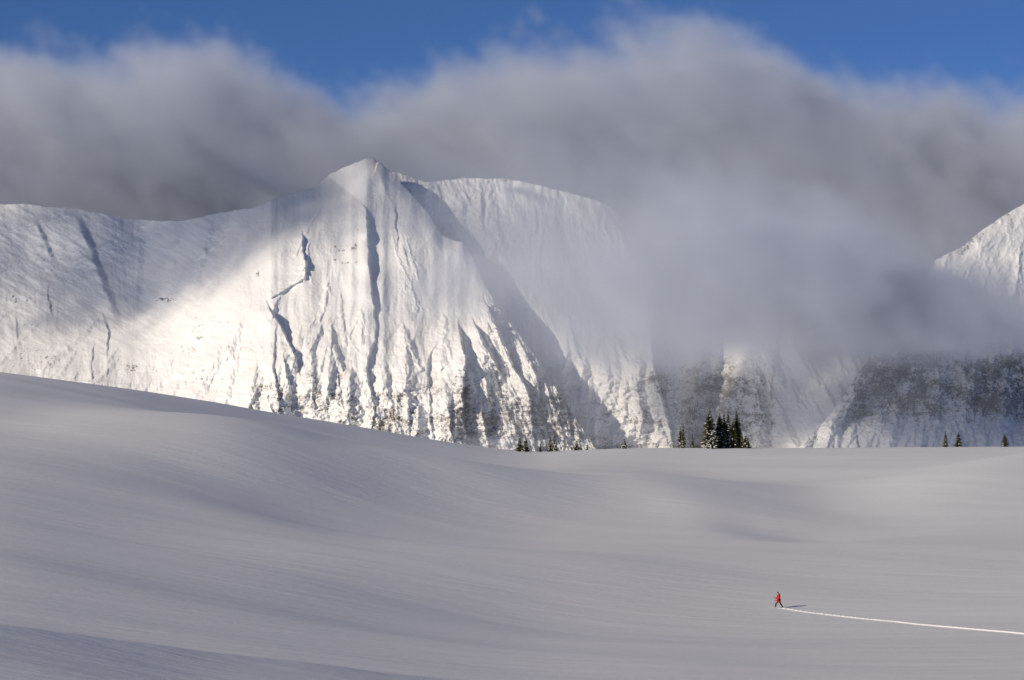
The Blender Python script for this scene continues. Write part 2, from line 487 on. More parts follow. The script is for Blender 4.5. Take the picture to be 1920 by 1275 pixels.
def depthA(px, py, tp):
    wob = 4.5 * fbm2(px / 26.0, py / 15.0, 5, 4, .6)
    sd, st = polydist(px, py, spur)
    leftside = sm(0, 260, -sd)
    edge_ = 46 * fbm2(px / 55.0, py / 60.0, 26, 3)
    cliff = sm(690, 760, py + edge_) * sm(400, 520, px)
    def cot(px, py):
        c = 0.95 - 0.50 * cliff
        c = c + (0.55 - c) * sm(880, 930, px) * 0.6
        bowl = sm(430, 250, px)
        c = c + bowl * (0.9 * sm(560, 640, py) - 0.15 * sm(560, 420, py))
        c = c + 0.7 * sm(40, 0, py - tp)
        return c
    Y = 3560 + slope_depth(px, py, 870, cot)
    # the bowl left of the spur lies deeper
    Y += 150 * leftside * sm(900, 560, py) + 60 * sm(0, 90, -sd) * sm(900, 500, py)
    # the east side past the summit rib turns away
    Y += 0.30 * np.maximum(px - 720, 0) * MPP * sm(300, 640, py)
    Y += ribs_offset(px, py, ribsA, wob)
    wA = lambda x, y: np.clip(.10 + .55 * sm(520, 720, y) * sm(380, 520, x) + .30 * sm(480, 640, y) + .35 * sm(820, 900, x) * sm(520, 620, y), 0, 1)
    Y -= spurs_offset(px, py, 330, (-370, 1120, 330, 830), (700, 280), wA, 400, 34.0, .68)
    # relief: swells, gullies down the fall line, flutes, broken rock
    wx = px + 8 * fbm2(px / 80.0, py / 90.0, 15, 2)
    wy = py + 10 * fbm2(px / 60.0, py / 50.0, 18, 2)
    Y += 16 * fbm2(px / 120.0, py / 150.0, 11, 3)
    lowm = sm(520, 720, py)
    calm = 1 - .65 * sm(470, 380, px) * sm(690, 640, py)
    Y -= (3.5 + 4 * lowm) * calm * fbm2((wx + .12 * py) / 66.0, wy / 150.0, 17, 2, .5, True)
    Y -= (0.7 + 3.2 * lowm) * calm * fbm2(wx / 24.0, wy / 55.0, 16, 4, .6, True)
    Y += 5.0 * (1 - calm) * fbm2((px + 1.2 * py) / 60.0, (py - .6 * px) / 14.0, 23, 3)
    flut = 0.15 + 0.85 * sm(-.1, .5, fbm2(px / 90.0, py / 90.0, 13, 2))
    Y += 1.9 * flut * fbm2(wx / 9.0, wy / 60.0, 12, 3)
    steep = cliff + sm(890, 930, px)
    Y -= (0.9 + 6.5 * np.clip(steep, 0, 1)) * fbm2(wx / 15.0, wy / 13.0, 14, 5, .65, True)
    # small buttresses stepping down to the right, as on the big ribs
    b_ = (wx * 1.0 + .16 * py) / 46.0 + .5 * fbm2(px / 120.0, py / 70.0, 24, 2)
    bs = b_ - np.floor(b_)
    Y -= 4.0 * sm(600, 740, py) * bs ** 1.5 * sm(1.0, .93, bs) * sm(-.3, .35, fbm2(px / 60.0, py / 55.0, 25, 3)) * sm(380, 480, px)
    # the summit pyramid: two facets meeting on the central rib
    sd2 = px - np.interp(py, [290, 330, 384, 470, 560, 640], [700, 712, 735, 762, 800, 850])
    Y += 0.42 * np.maximum(sd2, 0) * sm(620, 480, py) * MPP
    # ledges: tilted strata
    q_ = (py - .10 * px + 9 * fbm2(px / 80, py / 40, 21, 3)) / 17.0
    saw = q_ - np.floor(q_)
    Y += 6.5 * saw * sm(1.0, .85, saw) * np.clip(cliff + .25 * sm(560, 680, py), 0, 1) * sm(-.35, .25, fbm2(px / 50, py / 22, 22, 3))
    right = sm(870, 930, px) * sm(560, 640, py)
    Y += 9 * right * fbm2((px - .38 * py) / 13.0, py / 70.0, 19, 3, .5, True)
    return Y
def rockA(px, py, tp):
    n = fbm2(px / 26.0, py / 15.0, 51, 4, .6)
    n2 = fbm2(px / 70.0, py / 45.0, 52, 2)
    low = sm(660, 800, py + 130 * fbm2(px / 60.0, py / 70.0, 27, 4, .6)) * sm(380, 480, px)
    nz_ = fbm2(px / 20.0, py / 20.0, 53, 3)
    brk = sm(-.25, .35, fbm2(px / 8.0, py / 6.0, 54, 3))
    right = sm(880, 930, px) * sm(600, 660, py)
    r = -0.02 + 0.50 * n + 0.26 * n2 + 0.52 * low - 0.02 * right
    for (bx, by, w, h, a) in [(645, 465, 38, 5, .55), (650, 490, 40, 5, .55), (25, 560, 35, 10, .5), (40, 605, 50, 8, .35), (60, 680, 60, 16, .4), (310, 562, 20, 3, .7),
                              (370, 620, 16, 14, .5), (420, 600, 30, 10, .35), (345, 655, 20, 5, .5), (440, 652, 60, 4, .45), (380, 715, 60, 25, .35), (250, 690, 60, 8, .35),
                              (870, 720, 22, 40, .45), (1050, 790, 40, 40, .25), (560, 345, 20, 6, .4), (500, 430, 30, 20, .25),
                              (485, 512, 16, 10, .5), (640, 600, 40, 10, .25), (980, 790, 60, 60, .2), (830, 432, 12, 10, .5), (665, 430, 10, 20, .3)]:
        r = r + 1.6 * a * brk * np.exp(-((px - bx + 10 * nz_) / w) ** 2 - ((py - by + 7 * nz_) / (h * 1.6)) ** 2)
    return np.clip(r, -1, 0.85)
mA = sheet("snowy_peak", -380, 1158, 1.25, topA, 905, 400, depthA, rockA)
tag(mA, "tall snow-covered pyramid peak with shadowed ribs and a long ridge to its left", "mountain", kind="structure")

# --- the wall behind it on the right, its cliffs and the snow bowl
topB = table([(600, 380), (700, 335), (740, 322), (800, 342), (870, 334), (950, 334), (1000, 345), (1060, 360), (1100, 371), (1138, 384), (1152, 396), (1166, 416), (1180, 455),
              (1210, 500), (1260, 540), (1350, 560), (1450, 560), (1560, 570), (1640, 560), (1750, 520), (1900, 520)], 3)
ribsB = [
    ([(1205, 520), (1218, 620), (1226, 690), (1240, 740), (1252, 790), (1268, 860)], 75, 130, 70),
    ([(1455, 600), (1458, 650), (1448, 700), (1443, 750), (1425, 800), (1395, 870)], 6, 40, 30),
    ([(1430, 690), (1422, 730), (1424, 780)], 9, 18, 20),
    ([(1190, 700), (1200, 760), (1218, 800)], 10, 40, 25),
    ([(900, 360), (905, 420)], 6, 30, 20),
    ([(930, 370), (935, 440)], 5, 20, 20),
    ([(1140, 400), (1170, 440), (1200, 520)], 8, 60, 60),
    ([(1060, 560), (1075, 640), (1100, 700)], 8, 30, 30),
]
def depthB(px, py, tp):
    wob = 4.5 * fbm2(px / 26.0, py / 15.0, 105, 4, .6)
    cliff = sm(660, 720, py + 30 * fbm2(px / 50.0, py / 60.0, 126, 3))
    bowl = sm(1440, 1480, px)
    def cot(px, py):
        c = 0.75 - 0.40 * cliff * (1 - bowl)
        c = c + 0.6 * sm(50, 0, py - tp)
        c = c + bowl * 0.05
        return c
    Y = 3800 + slope_depth(px, py, 870, cot)
    xb = np.interp(py, [560, 640, 700, 760, 840, 900], [1420, 1392, 1374, 1352, 1332, 1320]) + 9 * fbm2(px / 30, py / 14, 131, 4, .6)
    Y += 120 * sm(1262, 1320, px) * sm(xb + 26, xb - 30, px) - 60 * bowl
    crag = sm(xb - 10, xb + 20, px) * (1 - bowl)
    Y -= 10 * crag * fbm2((px - .45 * py) / 16.0, py / 40.0, 132, 4, .6, True)
    Y += -0.75 * np.maximum(px - 1440, 0) + np.maximum(px - 1530, 0) ** 2 / 120.0
    Y += ribs_offset(px, py, ribsB, wob)
    Y += 12 * fbm2(px / 110.0, py / 130.0, 111, 3)
    up = sm(640, 560, py)
    Y += (1.4 + 2.2 * up * sm(-.3, .5, fbm2(px / 60, py / 80, 113, 2))) * fbm2((px + 8 * fbm2(px / 50, py / 40, 115, 2)) / 11.0, py / 70.0, 112, 4, .6)
    rough = (1 - bowl) * cliff + 0.25
    wx = px + 14 * fbm2(px / 60.0, py / 55.0, 116, 3)
    Y -= 6 * up * fbm2(wx / 20.0, py / 24.0, 118, 4, .6, True) * sm(1000, 880, px)
    Y -= 9 * (1 - .8 * bowl) * fbm2((wx - .1 * py) / 48.0, py / 120.0, 117, 4, .55, True)
    Y -= 6.5 * rough * fbm2(wx / 15.0, py / 13.0, 114, 5, .62, True)
    wB = lambda x, y: np.clip(.15 + .75 * sm(580, 680, y) * sm(1490, 1440, x) + .25 * sm(1500, 1560, x), 0, 1)
    Y -= spurs_offset(px, py, 240, (760, 1700, 380, 830), (1150, 150), wB, 500, 30.0, .70)
    q_ = (py + .06 * px + 9 * fbm2(px / 80, py / 40, 121, 3)) / 15.0
    saw = q_ - np.floor(q_)
    Y += 6.5 * saw * sm(1.0, .85, saw) * cliff * (1 - bowl) * sm(-.3, .3, fbm2(px / 50, py / 22, 122, 3))
    return Y
def rockB(px, py, tp):
    n = fbm2(px / 24.0, py / 15.0, 151, 4, .6); n2 = fbm2(px / 70.0, py / 45.0, 152, 2)
    bowl = sm(1440, 1480, px)
    low = sm(650, 720, py) * (1 - bowl)
    r = -0.14 + 0.58 * n + 0.30 * n2 + 0.50 * low + 0.18 * sm(1270, 1330, px) * sm(1450, 1400, px)
    r = r + bowl * sm(1500, 1560, px) * sm(600, 650, py) * sm(815, 760, py) * 0.30
    for (bx, by, w, h, a) in [(905, 340, 30, 6, .7), (955, 338, 20, 5, .7), (850, 405, 30, 22, .6), (780, 345, 30, 10, .7), (830, 365, 25, 14, .6), (880, 440, 20, 14, .5), (1330, 690, 45, 40, .3)]:
        r = r + a * np.exp(-((px - bx) / w) ** 2 - ((py - by) / h) ** 2)
    return np.clip(r, -1, 0.85)
mB = sheet("cliff_wall", 640, 1800, 1.4, topB, 905, 340, depthB, rockB)
tag(mB, "fluted snow wall and brown cliffs receding into cloud behind the peak", "mountain", kind="structure")

# --- the mountain at the right edge
topD = table([(1380, 905), (1450, 868), (1500, 836), (1545, 790), (1575, 752), (1600, 712), (1650, 645), (1690, 595), (1722, 555), (1740, 515), (1752, 490), (1780, 474),
              (1805, 462), (1840, 432), (1880, 406), (1920, 382), (2000, 340), (2200, 290), (2600, 330)], 2.5)
ribsD = [
    ([(1760, 540), (1720, 620), (1690, 655), (1640, 700), (1600, 745), (1575, 800)], 70, 60, 170),
    ([(1830, 680), (1826, 730), (1824, 790)], 22, 50, 50),
    ([(1600, 770), (1602, 810), (1612, 860)], 7, 30, 20),
    ([(1735, 780), (1728, 830), (1735, 870)], 9, 40, 25),
    ([(1790, 790), (1800, 820), (1812, 860)], 12, 25, 20),
    ([(1900, 640), (1890, 700)], 15, 40, 40),
    ([(1810, 770), (1812, 800)], 6, 20, 20),
]
def depthD(px, py, tp):
    wob = 4.5 * fbm2(px / 26.0, py / 15.0, 205, 4, .6)
    def cot(px, py):
        c = 0.75 - 0.30 * sm(640, 690, py) * sm(800, 760, py) + 0.25 * sm(780, 830, py)
        return c + 0.5 * sm(40, 0, py - tp)
    Y = 3480 + slope_depth(px, py, 870, cot)
    Y += 0.35 * np.maximum(px - 1600, 0) * sm(820, 720, py)
    Y += ribs_offset(px, py, ribsD, wob)
    Y += 12 * fbm2(px / 110.0, py / 130.0, 211, 3)
    band = sm(640, 680, py) * sm(840, 770, py)
    wx = px + 16 * fbm2(px / 60.0, py / 55.0, 216, 3)
    Y -= (5 + 6 * band) * fbm2((wx + .3 * py) / 50.0, py / 90.0, 217, 4, .55, True)
    Y -= (2 + 6 * band) * fbm2(wx / 16.0, py / 13.0, 214, 5, .62, True)
    wD = lambda x, y: np.clip(.3 + .6 * sm(600, 680, y), 0, 1)
    Y -= spurs_offset(px, py, 150, (1500, 2100, 430, 830), (1950, 200), wD, 600, 30.0, .70)
    q_ = (py + .16 * px + 9 * fbm2(px / 80, py / 40, 221, 3)) / 16.0
    saw = q_ - np.floor(q_)
    Y += 7 * saw * sm(1.0, .85, saw) * band * sm(-.3, .3, fbm2(px / 60, py / 22, 222, 3))
    return Y
def rockD(px, py, tp):
    n = fbm2(px / 28.0, py / 17.0, 251, 4, .6); n2 = fbm2(px / 80.0, py / 40.0, 252, 2)
    band = sm(640, 680, py) * sm(800, 750, py) * sm(1570, 1620, px)
    r = 0.02 + 0.50 * n + 0.30 * n2 + 0.62 * band + 0.20 * sm(740, 790, py)
    edge = sm(45, 0, py - tp) * sm(1730, 1760, px)
    r = r + 0.45 * edge
    return np.clip(r, -1, 0.9)
mD = sheet("rocky_shoulder", 1384, 2400, 1.4, topD, 905, 340, depthD, rockD)
tag(mD, "rock-banded mountain shoulder at the right edge, half hidden by cloud", "mountain", kind="structure")
print("mountains", round(time.time() - T0, 1))

# ------------------------------------------------------------------ clouds
def spectral(shape, vox, lmax, beta, seed, streak=1.0, tilt=0.0):
    """Smooth random field with unit variance, features up to about lmax metres, drawn out along a slanting wind."""
    rng = np.random.RandomState(seed)
    f = np.fft.rfftn(rng.standard_normal(shape).astype(np.float32))
    kx = np.fft.fftfreq(shape[0], vox)[:, None, None]; ky = np.fft.fftfreq(shape[1], vox)[None, :, None]; kz = np.fft.rfftfreq(shape[2], vox)[None, None, :]
    c, s_ = math.cos(tilt), math.sin(tilt)
    kd = (kx * c + kz * s_) * streak; kp = -kx * s_ + kz * c
    k2 = kd ** 2 + kp ** 2 + (0.8 * ky) ** 2
    amp = (k2 + (1.0 / lmax) ** 2) ** (-beta / 4.0)
    amp[0, 0, 0] = 0
    r = np.fft.irfftn(f * amp, s=shape).astype(np.float32)
    return r / r.std()

VOX = 14.0
CX0, CX1, CY0, CY1, CZ0, CZ1 = -2700.0, 1500.0, 2460.0, 5520.0, -60.0, 1400.0
nx, ny, nz = int((CX1 - CX0) / VOX), int((CY1 - CY0) / VOX), int((CZ1 - CZ0) / VOX)
vx = (CX0 + VOX * np.arange(nx)).astype(np.float32)[:, None, None]
vy = (CY0 + VOX * np.arange(ny)).astype(np.float32)[None, :, None]
vz = (CZ0 + VOX * np.arange(nz)).astype(np.float32)[None, None, :]
N1 = spectral((nx, ny, nz), VOX, 330.0, 4.4, 3, 2.0, math.radians(-38))
N2 = spectral((nx, ny, nz), VOX, 120.0, 3.7, 4, 1.5, math.radians(-38))
ax = CX + F * vx / vy      # bearing and height of each cell as the valley sees it
ay = EYE - F * vz / vy
NN = 0.72 * N1 + 0.45 * N2
bank_top = table([(-900, 100), (0, 130), (60, 110), (120, 150), (250, 125), (350, 130), (450, 160), (540, 205), (640, 230), (720, 205), (800, 175), (900, 150), (1000, 128), (1100, 110),
                  (1200, 95), (1280, 80), (1340, 75), (1420, 120), (1500, 160), (1600, 185), (1700, 200), (1920, 215), (3000, 190)], 22)
bt = bank_top(ax[:, :, 0])[:, :, None].astype(np.float32)
bank = sm(-40, 90, ay - bt + 40 * NN) * sm(4480, 4640, vy) * sm(5500, 5300, vy)
dens = 0.0070 * bank * np.clip(0.9 + 0.55 * NN, 0.08, 2.4)
def blob(cx, cy_, cd, rx, ry, rd, d0, soft=0.5, namp=0.28):
    q = ((ax - cx) / rx) ** 2 + ((ay - cy_) / ry) ** 2 + ((vy - cd) / rd) ** 2
    q = np.sqrt(q) - namp * NN
    return d0 * sm(1.0 + soft * .5, 1.0 - soft, q)
dens = dens + blob(1360, 520, 3180, 300, 150, 150, 0.010)
dens = dens + blob(1210, 590, 3420, 190, 115, 130, 0.006)
dens = dens + blob(1600, 550, 3620, 260, 130, 180, 0.010)
dens = dens + blob(1850, 588, 3300, 260, 66, 110, 0.014)
dens = dens + blob(1040, 430, 3930, 300, 190, 110, 0.0062, 0.8, 0.15)
dens = dens + blob(920, 525, 3450, 180, 95, 100, 0.0085)
dens = dens + blob(800, 560, 3380, 150, 60, 90, 0.0030)
dens = dens + blob(1130, 590, 3560, 180, 118, 120, 0.009)
dens = dens + blob(950, 838, 3480, 80, 14, 50, 0.004)
# unseen clouds left of and above the frame, placed to shade headwall and bank
def puff(x, y, z, rx, ry, rz, d0, namp=0.22):
    q = np.sqrt(((vx - x) / rx) ** 2 + ((vy - y) / ry) ** 2 + ((vz - z) / rz) ** 2) - namp * NN
    return d0 * sm(1.25, .55, q)
dens = dens + puff(-1760, 3040, 955, 560, 400, 125, 0.0036)
dens = dens + puff(-1950, 3400, 1200, 1250, 760, 150, 0.0009)  # wide overhead deck, out of view, added to dim the bank
# thin drifting snow-mist in the valley air
mist = 0.00040 * sm(2480, 2700, vy) * sm(3700, 3400, vy) * sm(620, 300, vz + 60 * NN) + 0 * vx
dens = np.maximum(dens, mist)
edge = sm(CX0, CX0 + 300, vx) * sm(CX1, CX1 - 200, vx) * sm(CY0, CY0 + 120, vy) * sm(CZ1, CZ1 - 100, vz)
dens = dens * edge
dens[dens < 0.00003] = 0
print("cloud field", (nx, ny, nz), round(time.time() - T0, 1))

def cloud_object(name, dens, mat):
    """A voxel cloud: the object's points carry the density, a node group turns them into a volume."""
    sx, sy, sz = dens.shape
    me = bpy.data.meshes.new(name)
    me.vertices.add(dens.size)
    co = np.zeros((dens.size, 3), np.float32)
    co[:, 0] = np.repeat(vx.ravel()[[0]], dens.size)
    co[:, 1] = vy.ravel()[0]; co[:, 2] = vz.ravel()[0]
    me.vertices.foreach_set("co", co.ravel())
    at = me.attributes.new("cell_density", 'FLOAT', 'POINT')
    at.data.foreach_set("value", dens.astype(np.float32).ravel())
    o = bpy.data.objects.new(name, me)
    col.objects.link(o)
    ng = bpy.data.node_groups.new("cloud_cells", "GeometryNodeTree")
    ng.interface.new_socket("Geometry", in_out='INPUT', socket_type='NodeSocketGeometry')
    ng.interface.new_socket("Geometry", in_out='OUTPUT', socket_type='NodeSocketGeometry')
    n, k = ng.nodes, ng.links
    gi = n.new("NodeGroupInput"); go = n.new("NodeGroupOutput")
    pos = n.new("GeometryNodeInputPosition")
    sep = n.new("ShaderNodeSeparateXYZ")
    k.new(pos.outputs[0], sep.inputs[0])
    idx = None
    def cell(axis, lo):
        a = n.new("ShaderNodeMath"); a.operation = 'SUBTRACT'; k.new(sep.outputs[axis], a.inputs[0]); a.inputs[1].default_value = lo
        b = n.new("ShaderNodeMath"); b.operation = 'DIVIDE'; k.new(a.outputs[0], b.inputs[0]); b.inputs[1].default_value = VOX
        c = n.new("FunctionNodeFloatToInt"); c.rounding_mode = 'ROUND'; k.new(b.outputs[0], c.inputs[0])
        return c.outputs[0]
    def imath(op, a, b):
        m = n.new("FunctionNodeIntegerMath"); m.operation = op
        for s, v in zip(m.inputs, (a, b)):
            if isinstance(v, int): s.default_value = v
            else: k.new(v, s)
        return m.outputs[0]
    ix, iy, iz = cell(0, CX0), cell(1, CY0), cell(2, CZ0)
    idx = imath('ADD', imath('MULTIPLY', imath('ADD', imath('MULTIPLY', ix, sy), iy), sz), iz)
    na = n.new("GeometryNodeInputNamedAttribute"); na.data_type = 'FLOAT'; na.inputs["Name"].default_value = "cell_density"
    si = n.new("GeometryNodeSampleIndex"); si.data_type = 'FLOAT'; si.domain = 'POINT'
    k.new(gi.outputs[0], si.inputs["Geometry"])
    k.new([s for s in na.outputs if s.enabled][0], [s for s in si.inputs if s.name == "Value" and s.enabled][0])
    k.new(idx, si.inputs["Index"])
    vc = n.new("GeometryNodeVolumeCube")
    k.new([s for s in si.outputs if s.enabled][0], vc.inputs["Density"])
    vc.inputs["Min"].default_value = (CX0, CY0, CZ0)
    vc.inputs["Max"].default_value = (CX0 + VOX * (sx - 1), CY0 + VOX * (sy - 1), CZ0 + VOX * (sz - 1))
    vc.inputs["Resolution X"].default_value = sx
    vc.inputs["Resolution Y"].default_value = sy
    vc.inputs["Resolution Z"].default_value = sz
    ms = n.new("GeometryNodeSetMaterial"); ms.inputs["Material"].default_value = mat
    k.new(vc.outputs[0], ms.inputs["Geometry"]); k.new(ms.outputs[0], go.inputs[0])
    md = o.modifiers.new("cloud_cells", 'NODES'); md.node_group = ng
    me.materials.append(mat)
    return o

mc = bpy.data.materials.new("cloud_vapour")
mc.use_nodes = True
nt = mc.node_tree
for n in list(nt.nodes):
    nt.nodes.remove(n)
out = nt.nodes.new("ShaderNodeOutputMaterial")
pv = nt.nodes.new("ShaderNodeVolumePrincipled")
pv.inputs["Color"].default_value = (0.80, 0.855, 0.97, 1)
pv.inputs["Density"].default_value = 1.0
pv.inputs["Anisotropy"].default_value = 0.0
nt.links.new(pv.outputs[0], out.inputs["Volume"])
cloud = cloud_object("clouds", dens, mc)
tag(cloud, "grey and sunlit cloud banks drifting behind and across the mountains", "cloud", kind="stuff")
print("clouds", round(time.time() - T0, 1))

# ------------------------------------------------------------------ conifers on the crest
def simple_mat(name, color, rough=0.8, noise=None):
    m, nt, b = new_mat(name)
    b.inputs["Base Color"].default_value = (*color, 1)
    b.inputs["Roughness"].default_value = rough
    b.inputs["Specular IOR Level"].default_value = 0.2
    if noise:
        n = nt.nodes.new("ShaderNodeTexNoise"); n.inputs["Scale"].default_value = noise[0]
        r = nt.nodes.new("ShaderNodeValToRGB")
        r.color_ramp.elements[0].position = 0.3; r.color_ramp.elements[0].color = (*color, 1)
        r.color_ramp.elements[1].position = 0.7; r.color_ramp.elements[1].color = (*noise[1], 1)
        nt.links.new(n.outputs["Fac"], r.inputs["Fac"]); nt.links.new(r.outputs["Color"], b.inputs["Base Color"])
    return m
M_BARK = simple_mat("bark", (0.07, 0.05, 0.035), 0.9, (6.0, (0.13, 0.10, 0.08)))
M_NEEDLE = simple_mat("fir_needles", (0.05, 0.055, 0.026), 0.8, (1.5, (0.13, 0.115, 0.06)))
M_TSNOW = simple_mat("branch_snow", (0.84, 0.845, 0.86), 0.7, (3.0, (0.88, 0.88, 0.89)))

def mesh_obj(name, verts, faces, mat, parent=None, smooth=False):
    me = bpy.data.meshes.new(name)
    me.from_pydata([tuple(v) for v in verts], [], faces)
    if smooth:
        me.polygons.foreach_set("use_smooth", np.ones(len(me.polygons), dtype=bool))
    me.materials.append(mat)
    o = bpy.data.objects.new(name, me)
    col.objects.link(o)
    if parent:
        o.parent = parent
    return o

def conifer(px, base_row, h_px, w_px, label, seed, snow=0.35, back=10.0, lean=0.0):
    rng = random.Random(seed)
    Y = float(crest_dist(px)) - 0.4 * back
    X = (px - CX) / F * Y
    root = bpy.data.objects.new("fir_tree", None)
    root.location = (X, Y, float(ground_h(X, Y)) - 0.15)
    col.objects.link(root)
    tag(root, label, "tree", "firs along the snow crest")
    vis = (base_row - (base_row - h_px))
    h = h_px / F * Y + 0.3
    R = 0.5 * w_px / F * Y
    # trunk
    v, f = [], []
    n = 7; segs = 6
    bend = [(rng.uniform(-.02, .02) * h, rng.uniform(-.02, .02) * h) for _ in range(segs + 1)]
    bend[0] = (0, 0)
    r0 = 0.014 * h + 0.03
    for i in range(segs + 1):
        t = i / segs
        for k in range(n):
            a = 2 * math.pi * k / n
            r = r0 * (1 - t) ** .8 + 0.012
            v.append((bend[i][0] * .5 + lean * t * h + r * math.cos(a), bend[i][1] * .5 + r * math.sin(a), t * h))
    for i in range(segs):
        for k in range(n):
            f.append((i * n + k, i * n + (k + 1) % n, (i + 1) * n + (k + 1) % n, (i + 1) * n + k))
    mesh_obj("trunk", v, f, M_BARK, root, True)
    # crown: whorls of drooping boughs, each a spray of needle blades
    v, f, sv, sf = [], [], [], []
    levels = max(16, int(h * 4.2))
    for li in range(levels):
        t = (li + rng.random() * .8) / levels
        z = h * (0.03 + 0.95 * t)
        prof = (1 - t) ** 0.85 * (0.55 + 0.45 * min(1, t * 8))
        nb = rng.choice((6, 7, 8)) if t < .8 else 4
        a0 = rng.random() * 6.28
        cx0 = lean * t * h
        for b_ in range(nb):
            if rng.random() < 0.10:
                continue
            a = a0 + 6.283 * b_ / nb + rng.uniform(-.35, .35)
            Lb = max(0.14, R * prof * rng.uniform(.6, 1.18))
            droop = rng.uniform(.10, .45) * (1 - .9 * t)
            up = 0.18 * t
            ca_, sa_ = math.cos(a), math.sin(a)
            ns = max(3, int(Lb / 0.22))
            pts = []
            for q in range(ns + 1):
                u = q / ns
                pts.append((cx0 + ca_ * Lb * u, sa_ * Lb * u, z + Lb * (up * u - droop * u ** 1.5 + .10 * max(0, u - .7))))
            for q in range(ns):
                p = pts[q]; p2 = pts[q + 1]
                w = (0.10 + 0.30 * (1 - q / ns)) * min(1.0, Lb) * .9 + .07
                for side in (-1, 1):
                    for rep_ in range(2):
                        o_ = len(v)
                        sw = rng.uniform(.5, 1.15) * w
                        dz = rng.uniform(-1.0, .1) * w * .8
                        j = rng.uniform(-.06, .06)
                        fw = rng.uniform(.35, .9) * w
                        v.append((p[0], p[1], p[2] + .02)); v.append((p2[0], p2[1], p2[2] + .02))
                        v.append((p2[0] - side * sa_ * sw + ca_ * fw + j, p2[1] + side * ca_ * sw + sa_ * fw, p2[2] + dz))
                        v.append((p[0] - side * sa_ * sw * .8 + ca_ * fw * .4, p[1] + side * ca_ * sw * .8 + sa_ * fw * .4, p[2] + dz * 1.4 - .03))
                        f.append((o_, o_ + 1, o_ + 2, o_ + 3))
            tip = pts[-1]; o_ = len(v)
            v += [(tip[0], tip[1], tip[2] + .06), (tip[0] + ca_ * .14, tip[1] + sa_ * .14, tip[2] + .02), (tip[0] + sa_ * .07, tip[1] - ca_ * .07, tip[2] - .06), (tip[0] - sa_ * .07, tip[1] + ca_ * .07, tip[2] - .06)]
            f += [(o_, o_ + 1, o_ + 2), (o_, o_ + 3, o_ + 1), (o_ + 1, o_ + 3, o_ + 2)]
            # pillows of snow on some boughs
            if rng.random() < snow * (1.15 - .75 * t):
                u0 = rng.uniform(.25, .55); u1 = min(1.0, u0 + rng.uniform(.3, .5))
                m = 4; o_ = len(sv)
                for q in range(m + 1):
                    u = u0 + (u1 - u0) * q / m
                    bx = cx0 + ca_ * Lb * u; by = sa_ * Lb * u; bz = z + Lb * (up * u - droop * u ** 1.5 + .10 * max(0, u - .7)) + .03
                    ww = math.sin(math.pi * (q + .35) / (m + .7)) * min(.34, .30 * Lb + .06) * rng.uniform(.8, 1.2)
                    sv += [(bx - sa_ * ww, by + ca_ * ww, bz - .05), (bx - sa_ * ww * .5, by + ca_ * ww * .5, bz + ww * .42), (bx + sa_ * ww * .5, by - ca_ * ww * .5, bz + ww * .42), (bx + sa_ * ww, by - ca_ * ww, bz - .05)]
                for q in range(m):
                    for e in range(3):
                        i0 = o_ + q * 4 + e
                        sf.append((i0, i0 + 1, i0 + 5, i0 + 4))
                sf.append((o_, o_ + 3, o_ + 2, o_ + 1)); e0 = o_ + m * 4
                sf.append((e0, e0 + 1, e0 + 2, e0 + 3))
    mesh_obj("crown", v, f, M_NEEDLE, root)
    if sv:
        so = mesh_obj("snow_cover", sv, sf, M_TSNOW, root, True)
        so["kind"] = "stuff"
    return root

TREES = [
    (974.5, 845, 25, 19, "bushy dark fir leftmost of the trees along the crest", .2, 22),
    (985.5, 847, 27, 17, "fir leaning close to the leftmost bushy fir, on its right", .2, 16),
    (1013, 847, 14, 6, "tiny lone slim fir right of the leftmost fir pair", .15, 16),
    (1032, 846, 27, 13, "left fir of a close pair near the dip of the crest", .35, 12),
    (1040, 846, 32, 14, "taller right fir of a close pair near the dip of the crest", .4, 18),
    (1081, 842, 18, 14, "short loose fir below the brown cliff toe", .35, 12),
    (1101, 841, 9, 5, "smallest fir sapling at the foot of the brown cliff", .2, 10),
    (1170, 839, 17, 16, "low round snow-laden fir alone on the crest", .75, 12),
    (1276, 837, 40, 14, "shorter spire of the twin firs left of the tall clump", .25, 6),
    (1281, 837, 46, 11, "taller spire of the twin firs left of the tall clump", .25, 10),
    (1298, 837, 25, 8, "slim fir between the twin spires and the tall clump", .2, 10),
    (1330.5, 839, 73, 44, "tallest broad fir with snowy boughs at the left of the clump", .45, 22),
    (1349, 839, 66, 36, "broad dense fir second from the left in the clump", .25, 14),
    (1357.5, 839, 69, 22, "narrow fir in the middle of the clump behind the broad ones", .3, 8),
    (1365, 839, 70, 22, "narrow pale-topped fir in the middle of the clump", .35, 12),
    (1375, 839, 57, 22, "narrow dark fir left of the clump's darkest spire", .1, 12),
    (1380.8, 839, 70, 24, "darkest tall spire at the right of the clump", .08, 5),
    (1386, 839, 58, 17, "thin spire hugging the right side of the darkest fir", .08, 9),
    (1391, 839, 29, 11, "thin small fir just right of the tall clump", .1, 12),
    (1398, 839, 24, 18, "short pointed fir ending the clump on the right", .2, 14),
    (1403, 839, 13, 11, "tiny fir at the clump's far right foot", .1, 10),
    (1333, 839, 20, 42, "low spreading snow-heaped fir at the foot of the clump", .9, 30),
    (1772.8, 839, 30, 12, "narrow fir, left of the three lone firs near the right edge", .1, 12),
    (1797, 839, 27, 18, "open fir, middle of the three lone firs near the right edge", .12, 12),
    (1884, 838, 24, 19, "squat fir, right of the three lone firs near the right edge", .1, 12),
]
for i, (px, row, hp, wp, lab, sn, bk) in enumerate(TREES):
    conifer(px, row, hp, wp, lab, 900 + i, sn, bk)
print("trees", round(time.time() - T0, 1))

